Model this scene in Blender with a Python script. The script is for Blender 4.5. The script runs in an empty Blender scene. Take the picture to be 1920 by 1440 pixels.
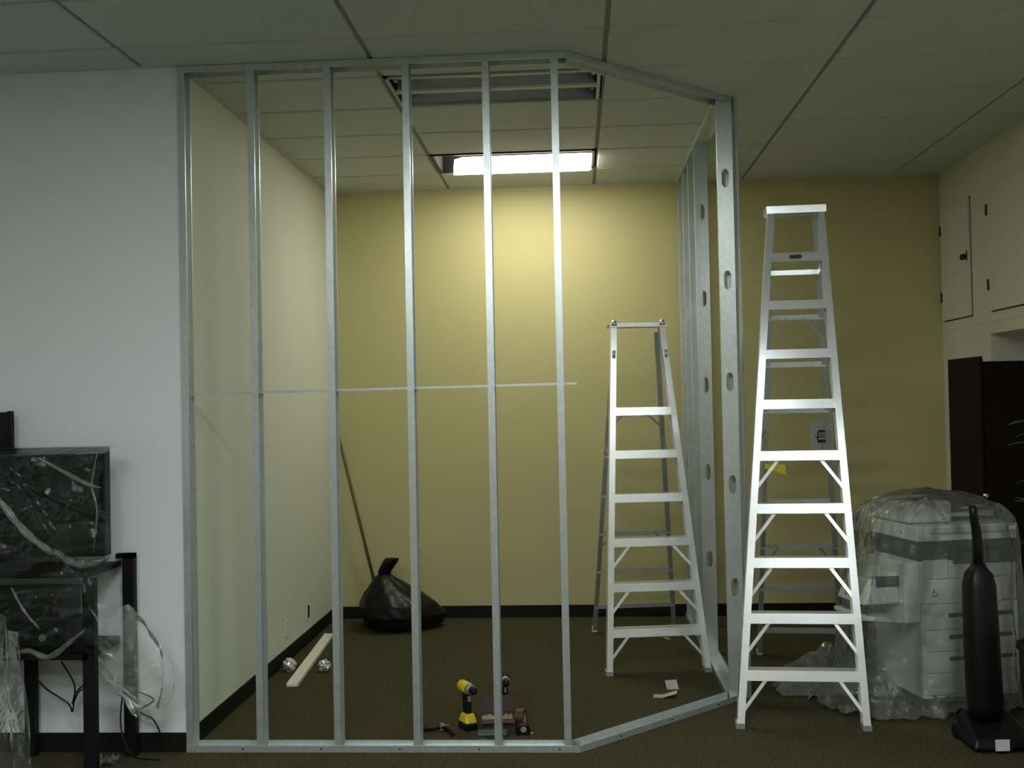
import bpy, bmesh, math, random
from mathutils import Vector, Matrix, noise
R = math.radians
random.seed(7)
S = bpy.context.scene
C = S.collection

# ------------------------------------------------------------------ camera, world, exposure
FPX, YAW, PIT, ROL = 1960.0, 0.0613, 0.018, -0.02
ZC, H, D2 = 1.7856, 3.5924, 8.72
CAM = Vector((0, 0, ZC))
fw = Vector((-math.sin(YAW)*math.cos(PIT), math.cos(YAW)*math.cos(PIT), math.sin(PIT)))
rt = Vector((math.cos(YAW), math.sin(YAW), 0)); up = rt.cross(fw)
c_, s_ = math.cos(ROL), math.sin(ROL)
rt, up = c_*rt + s_*up, -s_*rt + c_*up
cd = bpy.data.cameras.new('camera'); cam = bpy.data.objects.new('camera', cd); C.objects.link(cam)
cam.matrix_world = Matrix(((rt.x, up.x, -fw.x, 0), (rt.y, up.y, -fw.y, 0), (rt.z, up.z, -fw.z, ZC), (0, 0, 0, 1)))
cd.sensor_width = 36; cd.lens = FPX/1920*36; cd.clip_start = .05
S.camera = cam
w = bpy.data.worlds.new('world'); S.world = w; w.use_nodes = True
w.node_tree.nodes['Background'].inputs[0].default_value = (.5, .6, .6, 1)
w.node_tree.nodes['Background'].inputs[1].default_value = 0.0
S.view_settings.view_transform = 'Standard'; S.view_settings.look = 'None'
S.view_settings.gamma = 1; S.view_settings.use_curve_mapping = False
S.view_settings.exposure = 0.0
ROOM_LAMP = 21.5      # emission of the lit lamp inside the framed room
OFFICE_LAMP = (13.5, 40.0)  # emission of the lamps behind the camera

def ray(x, y): return fw + rt*((x-960)/FPX) - up*((y-720)/FPX)
def atz(x, y, z=0.0): r = ray(x, y); return CAM + r*((z-ZC)/r.z)
def aty(x, y, Y): r = ray(x, y); return CAM + r*(Y/r.y)
def atx(x, y, X): r = ray(x, y); return CAM + r*(X/r.x)

# ------------------------------------------------------------------ materials
MATS = {}
def mat(name, col, rough=.6, metal=0.0, bump=0.0, bscale=60, var=0.0, vscale=8, spec=.5, emit=None, es=0, stretch=None):
    if name in MATS: return MATS[name]
    m = bpy.data.materials.new(name); m.use_nodes = True; MATS[name] = m
    nt = m.node_tree; N = nt.nodes; L = nt.links; b = N['Principled BSDF']
    b.inputs['Base Color'].default_value = (*col, 1); b.inputs['Roughness'].default_value = rough
    b.inputs['Metallic'].default_value = metal; b.inputs['Specular IOR Level'].default_value = spec
    if emit: b.inputs['Emission Color'].default_value = (*emit, 1); b.inputs['Emission Strength'].default_value = es
    if bump or var:
        tc = N.new('ShaderNodeTexCoord'); src = tc.outputs['Object']
        if stretch:
            mp = N.new('ShaderNodeMapping'); mp.inputs['Scale'].default_value = stretch
            L.new(src, mp.inputs[0]); src = mp.outputs[0]
    if var:
        n = N.new('ShaderNodeTexNoise'); n.inputs['Scale'].default_value = vscale; n.inputs['Detail'].default_value = 4
        L.new(src, n.inputs['Vector'])
        mr = N.new('ShaderNodeMapRange'); mr.inputs[1].default_value = .3; mr.inputs[2].default_value = .7
        mr.inputs[3].default_value = 1-var; mr.inputs[4].default_value = 1+var*.5
        L.new(n.outputs['Fac'], mr.inputs[0])
        mx = N.new('ShaderNodeVectorMath'); mx.operation = 'SCALE'; mx.inputs[0].default_value = col
        L.new(mr.outputs[0], mx.inputs['Scale']); L.new(mx.outputs[0], b.inputs['Base Color'])
    if bump:
        n = N.new('ShaderNodeTexNoise'); n.inputs['Scale'].default_value = bscale; n.inputs['Detail'].default_value = 3
        L.new(src, n.inputs['Vector'])
        bp = N.new('ShaderNodeBump'); bp.inputs['Strength'].default_value = bump; bp.inputs['Distance'].default_value = .01
        L.new(n.outputs['Fac'], bp.inputs['Height']); L.new(bp.outputs[0], b.inputs['Normal'])
    return m

def plastic(name, cloud=.12, tint=(.8, .85, .82), rough=.12, bmp=.9):
    m = bpy.data.materials.new(name); m.use_nodes = True; nt = m.node_tree; N = nt.nodes; L = nt.links
    for n in list(N): N.remove(n)
    out = N.new('ShaderNodeOutputMaterial')
    tr = N.new('ShaderNodeBsdfTransparent'); tr.inputs[0].default_value = (.96, .97, .96, 1)
    gl = N.new('ShaderNodeBsdfGlossy'); gl.inputs['Roughness'].default_value = rough
    df = N.new('ShaderNodeBsdfDiffuse'); df.inputs[0].default_value = (*tint, 1)
    tc = N.new('ShaderNodeTexCoord')
    n = N.new('ShaderNodeTexNoise'); n.inputs['Scale'].default_value = 9; n.inputs['Detail'].default_value = 6
    n.inputs['Distortion'].default_value = 1.2
    L.new(tc.outputs['Object'], n.inputs['Vector'])
    bp = N.new('ShaderNodeBump'); bp.inputs['Strength'].default_value = bmp; bp.inputs['Distance'].default_value = .03
    L.new(n.outputs['Fac'], bp.inputs['Height'])
    L.new(bp.outputs[0], gl.inputs['Normal'])
    fr = N.new('ShaderNodeFresnel'); fr.inputs[0].default_value = 1.5; L.new(bp.outputs[0], fr.inputs['Normal'])
    ad = N.new('ShaderNodeMath'); ad.operation = 'MULTIPLY_ADD'; ad.inputs[1].default_value = 1.0; ad.inputs[2].default_value = .0
    L.new(fr.outputs[0], ad.inputs[0])
    mx = N.new('ShaderNodeMixShader'); mx.inputs[0].default_value = cloud
    L.new(tr.outputs[0], mx.inputs[1]); L.new(df.outputs[0], mx.inputs[2])
    m2 = N.new('ShaderNodeMixShader'); L.new(ad.outputs[0], m2.inputs[0])
    L.new(mx.outputs[0], m2.inputs[1]); L.new(gl.outputs[0], m2.inputs[2])
    L.new(m2.outputs[0], out.inputs[0])
    return m

M_white = mat('painted_wall_white', (.74, .78, .80), .75, bump=.1, bscale=120)
M_cream = mat('painted_wall_cream', (.69, .73, .63), .7, bump=.1, bscale=120)
M_yellow = mat('painted_wall_tan', (.54, .49, .243), .6, bump=.12, bscale=140)
M_cupb = mat('painted_cupboard', (.62, .60, .50), .6)
M_tile = mat('ceiling_tile_fissured', (.62, .66, .62), .9, bump=.3, bscale=220, var=.05, vscale=60)
M_grid = mat('ceiling_grid_grey', (.30, .30, .27), .8)
M_carpet = mat('carpet_brown', (.105, .093, .050), .97, bump=.9, bscale=420, var=.55, vscale=75, spec=.1)
M_base = mat('vinyl_base_black', (.009, .009, .008), .6, spec=.2)
M_galv = mat('galvanised_steel', (.66, .71, .71), .31, .68, var=.10, vscale=30, bump=.05, bscale=15)
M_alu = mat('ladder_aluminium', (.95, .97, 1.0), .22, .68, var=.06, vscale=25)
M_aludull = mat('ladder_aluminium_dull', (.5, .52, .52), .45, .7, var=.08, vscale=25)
M_dark = mat('dark_slot', (.01, .01, .01), .8)
M_black = mat('black_plastic', (.007, .006, .007), .4, spec=.25)
M_blackm = mat('black_steel', (.006, .006, .006), .55, spec=.2)
M_bag = mat('black_bin_liner', (.005, .005, .006), .36, bump=.6, bscale=14, spec=.22)
M_wood = mat('pole_wood', (.13, .085, .035), .6)
M_screen = mat('screen_glass', (.003, .008, .005), .15, spec=.15)
M_trim = mat('white_trim', (.72, .73, .62), .6)
M_yel = mat('tool_yellow', (.75, .55, .01), .4)
M_grey = mat('tool_grey', (.33, .33, .33), .4, .4)
M_red = mat('tool_red', (.07, .015, .012), .5)
M_green = mat('tool_case_green', (.02, .07, .05), .45)
M_tan = mat('card_tan', (.30, .26, .17), .8)
M_maroon = mat('card_maroon', (.06, .035, .028), .8)
M_copy = mat('copier_grey', (.56, .57, .52), .5)
M_copyd = mat('copier_dark', (.014, .017, .016), .5)
M_paper = mat('paper_white', (.55, .57, .55), .8)
M_ink = mat('ink_grey', (.05, .055, .05), .8)
M_tag = mat('tag_yellow', (.80, .68, .03), .6)
M_wardrobe = mat('black_stained_wood', (.006, .0035, .003), .6, spec=.12)
M_knob = mat('nickel_knob', (.8, .8, .8), .2, 1)
M_latch = mat('dark_latch', (.03, .03, .03), .4, .5)
M_leaf = mat('leaf_green', (.05, .11, .04), .5)
M_pot = mat('pot_dark', (.03, .025, .02), .5)
M_foil = mat('foil_silver', (.85, .85, .85), .25, .8)
M_tube = mat('tube_off', (.7, .72, .72), .35)
M_refl = mat('troffer_grey', (.40, .44, .46), .45)
M_lens = mat('lit_lens', (1, 1, 1), .5, emit=(1.0, .98, .80), es=ROOM_LAMP)
M_lensA = mat('lit_lens_office_near', (1, 1, 1), .5, emit=(.92, 1.0, .98), es=OFFICE_LAMP[0])
M_lensB = mat('lit_lens_office_far', (1, 1, 1), .5, emit=(.92, 1.0, .98), es=OFFICE_LAMP[1])
P_clear = plastic('clear_sheet_plastic', .012, rough=.1, bmp=.5)
P_cloud = plastic('cloudy_sheet_plastic', .10, (.62, .66, .60), .1)
P_heap = plastic('heaped_sheet_plastic', .12, rough=.1)
P_faint = plastic('faint_sheet_plastic', .04, rough=.15, bmp=.5)
P_fold = plastic('gathered_sheet_plastic', .07, rough=.14, bmp=.6)

# ------------------------------------------------------------------ builders
class MB:
    def __init__(s): s.v = []; s.f = []
    def add(s, vs, fs):
        n = len(s.v); s.v += [tuple(v) for v in vs]; s.f += [tuple(i+n for i in f) for f in fs]; return s
    def box(s, x0, x1, y0, y1, z0, z1):
        return s.hexa([(x0, y0, z0), (x1, y0, z0), (x1, y1, z0), (x0, y1, z0), (x0, y0, z1), (x1, y0, z1), (x1, y1, z1), (x0, y1, z1)])
    def hexa(s, p):
        return s.add(p, [(0, 3, 2, 1), (4, 5, 6, 7), (0, 1, 5, 4), (1, 2, 6, 5), (2, 3, 7, 6), (3, 0, 4, 7)])
    def sweep(s, prof, p0, p1, u, v):
        p0, p1, u, v = map(Vector, (p0, p1, u, v)); n = len(prof)
        a = [p0+u*x+v*y for x, y in prof]; b = [p1+u*x+v*y for x, y in prof]
        return s.add(a+b, [tuple(range(n))[::-1], tuple(range(n, 2*n))]+[(i, (i+1) % n, n+(i+1) % n, n+i) for i in range(n)])
    def bar(s, p0, p1, wd, th, side=(0, 0, 1)):
        p0, p1 = Vector(p0), Vector(p1); d = (p1-p0).normalized(); a = d.cross(Vector(side)).normalized(); b = d.cross(a)
        return s.sweep([(-wd/2, -th/2), (wd/2, -th/2), (wd/2, th/2), (-wd/2, th/2)], p0, p1, a, b)
    def tube(s, pts, r, n=8, cap=True):
        pts = [Vector(p) for p in pts]; m = len(pts); rr = r if isinstance(r, (list, tuple)) else [r]*m
        vs = []; fs = []; ref = None
        for i, p in enumerate(pts):
            d = (pts[min(i+1, m-1)]-pts[max(i-1, 0)]).normalized()
            if ref is None: ref = d.orthogonal().normalized()
            a = (ref-d*ref.dot(d)); a = a.normalized() if a.length > 1e-6 else d.orthogonal().normalized()
            ref = a; b = d.cross(a)
            for k in range(n):
                t = 2*math.pi*k/n; vs.append(p+(a*math.cos(t)+b*math.sin(t))*rr[i])
        for i in range(m-1):
            for k in range(n): fs.append((i*n+k, i*n+(k+1) % n, (i+1)*n+(k+1) % n, (i+1)*n+k))
        if cap: fs.append(tuple(range(n))[::-1]); fs.append(tuple(range((m-1)*n, m*n)))
        return s.add(vs, fs)
    def grid(s, fn, nu, nv, wrap=False):
        vs = [fn(i/nu, j/nv) for j in range(nv+1) for i in range(nu+1)]
        fs = [(j*(nu+1)+i, j*(nu+1)+i+1, (j+1)*(nu+1)+i+1, (j+1)*(nu+1)+i) for j in range(nv) for i in range(nu)]
        return s.add(vs, fs)
    def build(s, name, m, parent=None, smooth=False, bevel=0, thick=0, kind=None, weld=False):
        me = bpy.data.meshes.new(name); me.from_pydata(s.v, [], s.f); me.update()
        bm = bmesh.new(); bm.from_mesh(me)
        if weld: bmesh.ops.remove_doubles(bm, verts=bm.verts, dist=1e-5)
        if not thick: bmesh.ops.recalc_face_normals(bm, faces=bm.faces)
        bm.to_mesh(me); bm.free()
        me.materials.append(m)
        if smooth:
            for p in me.polygons: p.use_smooth = True
        o = bpy.data.objects.new(name, me); C.objects.link(o)
        if parent: o.parent = parent; o.matrix_parent_inverse = Matrix.Translation(-parent_world(parent)) if False else Matrix.Identity(4)
        if bevel:
            md = o.modifiers.new('bevel', 'BEVEL'); md.width = bevel; md.segments = 2; md.limit_method = 'ANGLE'
        if thick:
            md = o.modifiers.new('solid', 'SOLIDIFY'); md.thickness = thick
        if kind: o['kind'] = kind
        return o

def tag(o, label=None, cat=None, group=None, kind=None):
    if label: o['label'] = label
    if cat: o['category'] = cat
    if group: o['group'] = group
    if kind: o['kind'] = kind
    return o
def thing(name, label, cat, loc=(0, 0, 0), rz=0, group=None):
    o = bpy.data.objects.new(name, None); C.objects.link(o); o.location = loc; o.rotation_euler = (0, 0, rz)
    o.empty_display_size = .1
    return tag(o, label, cat, group)
def box(*a): return MB().box(*a)

# ------------------------------------------------------------------ the room shell
XL, XR = -2.065, 2.995
YF = 5.37
XW, YB = -5.2, -3.4
box(XW-.1, XR+.8, YB-.1, D2+.12, -.1, 0).build('floor', M_carpet, kind='structure')
ceil = box(XW-.1, XR+.8, YB-.1, D2+.12, H+.012, H+.25)
# ceiling slab has openings where the troffers sit: made of strips
X0, Y1 = .184, 5.058
TW, TD = 1.22, .61
lamp_cells = {(-1, 1), (-1, 4), (0, -4), (1, -7), (1, -12), (-1, -6), (-2, -9), (-1, -12)}
cm = MB()
ix0, ix1 = math.floor((XW-X0)/TW), math.ceil((XR-X0)/TW)
iy0, iy1 = math.floor((YB-Y1)/TD), math.ceil((D2-Y1)/TD)
def cell(i, j):
    return max(X0+TW*i, XW), min(X0+TW*(i+1), XR), max(Y1+TD*j, YB), min(Y1+TD*(j+1), D2)
for i in range(ix0, ix1):
    for j in range(iy0, iy1):
        a, b, c, d = cell(i, j)
        if b-a < .01 or d-c < .01: continue
        if (i, j) in lamp_cells: cm.box(a, b, c, d, H+.16, H+.2)
        else: cm.box(a, b, c, d, H+.010, H+.2)
ceiling = cm.build('ceiling', M_grid, kind='structure')
tilemesh = {}
for i in range(ix0, ix1):
    for j in range(iy0, iy1):
        a, b, c, d = cell(i, j)
        if b-a < .04 or d-c < .04 or (i, j) in lamp_cells: continue
        sx, sy = round(b-a, 3), round(d-c, 3)
        g = .011
        if (sx, sy) not in tilemesh:
            m = MB(); x, y = sx-2*g, sy-2*g; e = .006
            m.hexa([(e, e, 0), (x-e, e, 0), (x-e, y-e, 0), (e, y-e, 0), (0, 0, .012), (x, 0, .012), (x, y, .012), (0, y, .012)])
            o = m.build('ceiling_tile', M_tile, ceiling); tilemesh[(sx, sy)] = o.data
        else:
            o = bpy.data.objects.new('ceiling_tile', tilemesh[(sx, sy)]); C.objects.link(o); o.parent = ceiling
        sag = random.uniform(-.0015, .0015)
        o.location = (a+g, c+g, H+sag)
wall = lambda name, m, *a: box(*a).build(name, m, kind='structure')
wall('wall_back', M_yellow, XL-.12, XR+.8, D2, D2+.12, 0, H+.01)
wf = wall('wall_front_left', M_white, XW, XL, YF, YF+.12, 0, H+.01)
wall('wall_left', M_cream, XL-.12, XL, YF+.12, D2, 0, H+.01)
wall('wall_office_left', M_white, XW-.1, XW, YB, YF+.12, 0, H+.01)
wall('wall_behind', mat('painted_wall_office', (.30, .28, .22), .8), XW-.1, XR+.8, YB-.1, YB, 0, H+.01)
# right wall: plain at the far end, a counter recess nearer
NY, NZ0, NZ1 = 7.745, 1.0, 2.215
wr = MB().box(XR, XR+.1, NY, D2, 0, H+.01)
wr.box(XR, XR+.1, YB, NY, 0, NZ0); wr.box(XR, XR+.1, YB, NY, NZ1, H+.01)
wr.box(XR+.1, XR+.62, NY, NY+.05, NZ0-.05, NZ1+.05)
wr.box(XR+.6, XR+.7, YB, NY, NZ0, NZ1)
wr.box(XR+.1, XR+.6, YB, NY, NZ1, NZ1+.05); wr.box(XR+.1, XR+.6, YB, NY, NZ0-.05, NZ0)
wr.build('wall_right', M_cupb, kind='structure')
bz = .1
box(XL, XR, D2-.008, D2, 0, bz).build('baseboard_back', M_base, kind='structure')
box(XL, XL+.008, YF+.12, D2-.008, 0, bz).build('baseboard_left', M_base, kind='structure')
box(XW, XL, YF-.008, YF, 0, bz).build('baseboard_front_left', M_base, kind='structure')
box(XR-.008, XR, YB, D2-.008, 0, bz).build('baseboard_right', M_base, kind='structure')
# perimeter wall angle under the ceiling
an = M_tile
box(XL, XR, D2-.022, D2, H-.003, H+.012).build('trim_1', an, kind='structure')
box(XL, XL+.022, YF+.12, D2-.022, H-.003, H+.012).build('trim_2', an, kind='structure')
box(XW, XL, YF-.022, YF, H-.003, H+.012).build('trim_3', an, kind='structure')
box(XR-.022, XR, YB, D2-.022, H-.003, H+.012).build('trim_4', an, kind='structure')

# ------------------------------------------------------------------ ceiling lamps
def troffer(i, j, label, lens=None, partial=False, name='ceiling_lamp'):
    a, b, c, d = X0+TW*i, X0+TW*(i+1), Y1+TD*j, Y1+TD*(j+1)
    t = thing(name, label, 'lamp', (a, c, H))
    g = .012; X, Y = TW, TD
    dk = M_black if partial else M_refl
    fr = MB()
    fr.box(g, X-g, g, g+.02, -.004, .012); fr.box(g, X-g, Y-g-.02, Y-g, -.004, .012)
    fr.box(g, g+.02, g, Y-g, -.004, .012); fr.box(X-g-.02, X-g, g, Y-g, -.004, .012)
    fr.build('frame', dk, t)
    hs = MB(); q = g+.02; dz = .12
    hs.box(q, X-q, q, Y-q, dz, dz+.01)
    hs.box(q, X-q, q-.006, q, .012, dz); hs.box(q, X-q, Y-q, Y-q+.006, .012, dz)
    hs.build('housing', dk, t)
    for x in (q-.004, X-q):
        box(x, x+.006, q, Y-q, .0, dz).build('end_plate', M_copyd, t)
    if lens is None:
        # open parabolic fixture, unlit: two curved reflectors, a centre channel and two tubes
        for s in (0, 1):
            y0 = q+.005+s*(Y/2-q); y1_ = y0+Y/2-q-.03
            m = MB().grid(lambda u, v: (q+.01+u*(X-2*q-.02), y0+(y1_-y0)*v, .012+.075*math.sin(math.pi*v)**.6), 1, 12)
            m.build('reflector', M_refl, t, smooth=True, thick=.002)
            yc = (y0+y1_)/2
            MB().tube([(q+.03, yc, .05), (X-q-.03, yc, .05)], .019, 12).build('tube_lamp', M_tube, t, smooth=True)
            for x in (q+.012, X-q-.03): box(x, x+.018, yc-.02, yc+.02, .02, .085).build('lamp_holder', M_paper, t)
        box(q, X-q, Y/2-.022, Y/2+.022, -.002, .012).build('centre_channel', M_trim, t)
    else:
        xs = q+.004; m = MB()
        if partial:
            pf = [(xs+.085, Y-q-.004), (X-q-.02, Y-q-.004), (X-q-.004, Y-q-.03), (X-q-.004, .17), (X-q-.02, .15), (xs+.20, .15), (xs+.13, .22), (xs+.09, Y-q-.06)]
            m.sweep(pf, (0, 0, -.024), (0, 0, .012), (1, 0, 0), (0, 1, 0))
        else: m.box(xs, X-q-.004, q+.004, Y-q-.004, -.002, .008)
        m.build('lens', lens, t)
        if partial:
            MB().tube([(xs+.1, .1, .05), (X-q-.03, .1, .05)], .018, 10).build('tube_lamp', M_tube, t, smooth=True)
            MB().tube([(xs+.14, .12, .02), (xs+.19, .12, .02)], .008, 8).build('latch', M_knob, t)
    return t
troffer(-1, 4, 'lit fluorescent ceiling lamp above the tan back wall, its left end dark', M_lens, True)
troffer(-1, 1, 'unlit open ceiling lamp with grey reflectors, nearer the metal studs')
troffer(0, -4, 'dim lit ceiling lamp in the office ceiling, nearest the tall ladder', M_lensA)
troffer(1, -7, 'dim lit ceiling lamp in the office ceiling, right side, beside the camera', M_lensA)
troffer(1, -12, 'dim lit ceiling lamp in the office ceiling, right side, far behind the camera', M_lensA)
troffer(-1, -6, 'lit ceiling lamp in the office ceiling, just in front of the camera', M_lensB)
troffer(-2, -9, 'lit ceiling lamp in the office ceiling behind the camera, to the left', M_lensB)
troffer(-1, -12, 'lit ceiling lamp in the office ceiling, farthest behind the camera', M_lensB)

# ------------------------------------------------------------------ metal stud framing
frame = thing('stud_wall_frame', 'galvanised metal stud framing enclosing a small room, with tracks on floor and ceiling', 'framing', (-1, 5.4, 0))
def local(o, par):       # meshes are written in world coordinates; keep them there
    o.matrix_parent_inverse = par.matrix_world.inverted() if False else Matrix.Translation(-par.location)
    return o
SD, TH = .092, .0012
FY = 5.355
SH = H-.008
def stud_mesh():
    m = MB(); T = .0025; hw, hh = .021, .055
    y0, y1 = 0, SD; yc = SD/2
    m.box(-T, 0, y0, yc-hw, 0, SH); m.box(-T, 0, yc+hw, y1, 0, SH)
    z = 0; k = .66
    while k < SH-.1:
        m.box(-T, 0, yc-hw, yc+hw, z, k-hh); z = k+hh
        # clipped corners of the punched hole
        for sy in (-1, 1):
            for sz in (-1, 1):
                m.sweep([(yc+sy*hw, k+sz*hh), (yc+sy*(hw-.012), k+sz*hh), (yc+sy*hw, k+sz*(hh-.02))], (-T, 0, 0), (0, 0, 0), (0, 1, 0), (0, 0, 1))
        k += .61
    m.box(-T, 0, yc-hw, yc+hw, z, SH)
    f = .036
    m.box(-f, -T, y0, y0+T, 0, SH); m.box(-f, -T, y1-T, y1, 0, SH)
    m.box(-f, -f+T, y0+T, y0+.009, 0, SH); m.box(-f, -f+T, y1-.009, y1-T, 0, SH)
    # stiffening groove standing on the front flange
    m.box(-.020, -.016, y0-.0012, y0, 0, SH)
    return m
s0 = stud_mesh().build('metal_stud', M_galv, frame)
sd = s0.data
def stud(x, y, rz):
    o = bpy.data.objects.new('metal_stud', sd); C.objects.link(o); o.parent = frame
    o.location = Vector((x, y, .004))-frame.location; o.rotation_euler = (0, 0, rz); return o
first = True
xs = [-2.027, -1.66+.005, -1.248, -.835, -.418, -.062]
FYs = lambda x: FY
for x in xs:
    P = (x-.036, FY+SD+.002, .004)
    if first: s0.location = Vector(P)-frame.location; s0.rotation_euler = (0, 0, R(180)); first = False
    else: stud(P[0], P[1], R(180))
for y in (7.42, 7.82, 8.22, 8.60):
    stud(.862, y, R(-90))            # web faces the office
stud(.870, 6.30, R(-90))
stud(1.005, 6.335, R(-135+180))
def track(name, pts, z, up_):
    # U channel following a polyline, front face on the line, body to the left of travel direction
    for (p, q) in zip(pts[:-1], pts[1:]):
        p = Vector((*p, z)); q = Vector((*q, z)); d = (q-p).normalized(); n = Vector((-d.y, d.x, 0)); T = .003; f = .034*up_
        W = SD+.004
        prof = [(0, 0), (W, 0), (W, f), (W-T, f), (W-T, T*up_), (T, T*up_), (T, f), (0, f)]
        o = MB().sweep(prof, p, q, n, Vector((0, 0, 1))).build(name, M_galv, frame); local(o, frame)
        if up_ > 0:
            L = (q-p).length; k = .3
            sc = MB()
            while k < L-.1:
                c = p+d*k; sc.tube([c+Vector((0, 0, .018))-n*.003, c+Vector((0, 0, .018))], .005, 6); k += .41
            o = sc.build('screw_heads', M_dark, frame, kind='stuff'); local(o, frame)
P0, P1, P2, P3 = (-2.063, FY), (-.018, FY), (.950, 6.300), (.952, D2-.01)
track('floor_track', [P0, P1, P2, P3], 0.001, 1)
track('ceiling_track', [P0, P1, P2, P3], H-.002, -1)
a = aty(345, 742, 5.41); b = aty(1081, 721, 5.41)
m = MB(); p, q = Vector((-2.03, 5.40, a.z)), Vector((b.x, 5.40, b.z))
m.sweep([(0, 0), (.036, 0), (.036, .012), (.034, .012), (.034, .002), (.002, .002), (.002, .012), (0, .012)], p, q, (0, 1, 0), (0, 0, 1))
o = m.build('bridging_channel', M_galv, frame); local(o, frame)

# ------------------------------------------------------------------ step ladders
def ladder(label, FL, FR, TL, TR, RL, RR, steps, nstep, rear, rear_brace, brace, spread, capname='top_cap'):
    FL, FR, TL, TR, RL, RR = map(Vector, (FL, FR, TL, TR, RL, RR))
    base = (FL+FR+RL+RR)/4; base.z = 0
    L = thing('step_ladder', label, 'ladder', base)
    def bld(m, name, mt=M_alu, **k): return local(m.build(name, mt, L, **k), L)
    ax = ((FR-FL).normalized()+(TR-TL).normalized()).normalized()
    mid = (TL+TR)/2-(FL+FR)/2
    back = ax.cross(Vector((0, 0, 1))).normalized()*-1
    if back.dot(base-(FL+FR)/2) < 0: back = -back
    w_, d_, T = .040, .072, .004
    lean = (TL-FL).dot(back)/(TL.z-FL.z)
    def chan(p0, p1, s, w=w_, d=d_, name='front_rail', mt=M_alu):
        prof = [(0, 0), (s*w, 0), (s*w, T), (s*T, T), (s*T, d-T), (s*w, d-T), (s*w, d), (0, d)]
        return bld(MB().sweep(prof, p0, p1, ax, back), name, mt)
    chan(FL, TL, 1); chan(FR, TR, -1)
    rt_ = TL+back*.10-Vector((0, 0, .06)); rr_ = TR+back*.10-Vector((0, 0, .06))
    rl1, rr1 = rt_+ax*.02, rr_-ax*.02
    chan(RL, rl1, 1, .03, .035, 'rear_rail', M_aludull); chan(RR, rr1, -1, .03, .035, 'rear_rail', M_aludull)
    for P, s in ((FL, 1), (FR, -1)):
        m = MB().sweep([(-s*.003, -.004), (s*(w_+.003), -.004), (s*(w_+.003), d_+.004), (-s*.003, d_+.004)], P+Vector((0, 0, .0)), P+Vector((0, 0, .03)), ax, back)
        bld(m, 'foot', M_aludull)
    for P, s in ((RL, 1), (RR, -1)):
        m = MB().sweep([(-s*.003, -.004), (s*.033, -.004), (s*.033, .04), (-s*.003, .04)], P, P+Vector((0, 0, .035)), ax, back)
        bld(m, 'foot', M_trim)
    for k in range(1, nstep+1):
        t = k/(nstep+1)
        if k not in steps: continue
        a, b = FL.lerp(TL, t), FR.lerp(TR, t); a = a+ax*.005+back*.006; b = b-ax*.005+back*.006
        h = .054
        q_ = -h*lean
        prof = [(0, 0), (q_, -h), (q_+.004, -h), (.004, -.004), (.074, -.004), (.074, -.03), (.078, -.03), (.078, 0)]
        m = MB().sweep(prof, a, b, back, (0, 0, 1))
        for q in (.22, .78):
            c = a.lerp(b, q)-Vector((0, 0, .027)); m.tube([c-back*.003, c], .005, 6)
        bld(m, 'step')
        if k in brace:
            t2 = t-.135/((TL.z-FL.z))
            a2, b2 = FL.lerp(TL, t2-.03), FR.lerp(TR, t2-.03)
            for A, B, s in ((a, a2, 1), (b, b2, -1)):
                bld(MB().bar(A+ax*s*.135+back*.01-Vector((0, 0, h-.004)), B+ax*s*.02+back*.012, .018, .005, back), 'step_brace')
    # top cap
    e = .012
    capz = .045 if capname == 'top_cap' else .028
    prof = [(-.012, .0), (-.012, -capz), (-.006, -capz), (-.006, -.006), (.13, -.006), (.13, -capz), (.136, -capz), (.136, 0)]
    m = MB().sweep(prof, TL-ax*e, TR+ax*e, back, (0, 0, 1)); bld(m, capname)
    for A, s in ((TL, 1), (TR, -1)):
        if capname != 'top_cap':
            bld(MB().tube([A+ax*s*.018-Vector((0, 0, .02))-back*.012, A+ax*s*.018+Vector((0, 0, .016))-back*.006], [.022, .016], 10), 'cap_bracket', M_foil, smooth=True)
            c = A.lerp(FL if s > 0 else FR, .095)
            bld(MB().tube([c+ax*s*.02-back*.006+Vector((0, 0, .03)), c+ax*s*.02-back*.006-Vector((0, 0, .02))], .011, 8), 'hinge_bolt', M_foil, smooth=True)
    # rear rungs
    for t in rear:
        a, b = RL.lerp(rl1, t), RR.lerp(rr1, t)
        prof = [(0, 0), (.022, 0), (.022, -.030), (.019, -.030), (.019, -.003), (0, -.003)] if False else [(0, 0), (.02, 0), (.02, -.034), (0, -.034)]
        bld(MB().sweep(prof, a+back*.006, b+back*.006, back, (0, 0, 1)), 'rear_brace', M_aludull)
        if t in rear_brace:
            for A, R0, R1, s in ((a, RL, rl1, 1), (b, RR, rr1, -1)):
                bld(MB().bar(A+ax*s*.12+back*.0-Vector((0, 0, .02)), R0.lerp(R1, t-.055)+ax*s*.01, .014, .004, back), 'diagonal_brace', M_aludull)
    # spreaders
    for F, Tt, Rr, r1, s in ((FL, TL, RL, rl1, 1), (FR, TR, RR, rr1, -1)):
        a = F.lerp(Tt, spread)+back*d_+ax*s*.006; b = Rr.lerp(r1, spread*1.04)+ax*s*.006
        mdp = a.lerp(b, .5)-Vector((0, 0, .02))
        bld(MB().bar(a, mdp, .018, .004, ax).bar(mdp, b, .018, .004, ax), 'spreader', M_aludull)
    return L, ax, back
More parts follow.
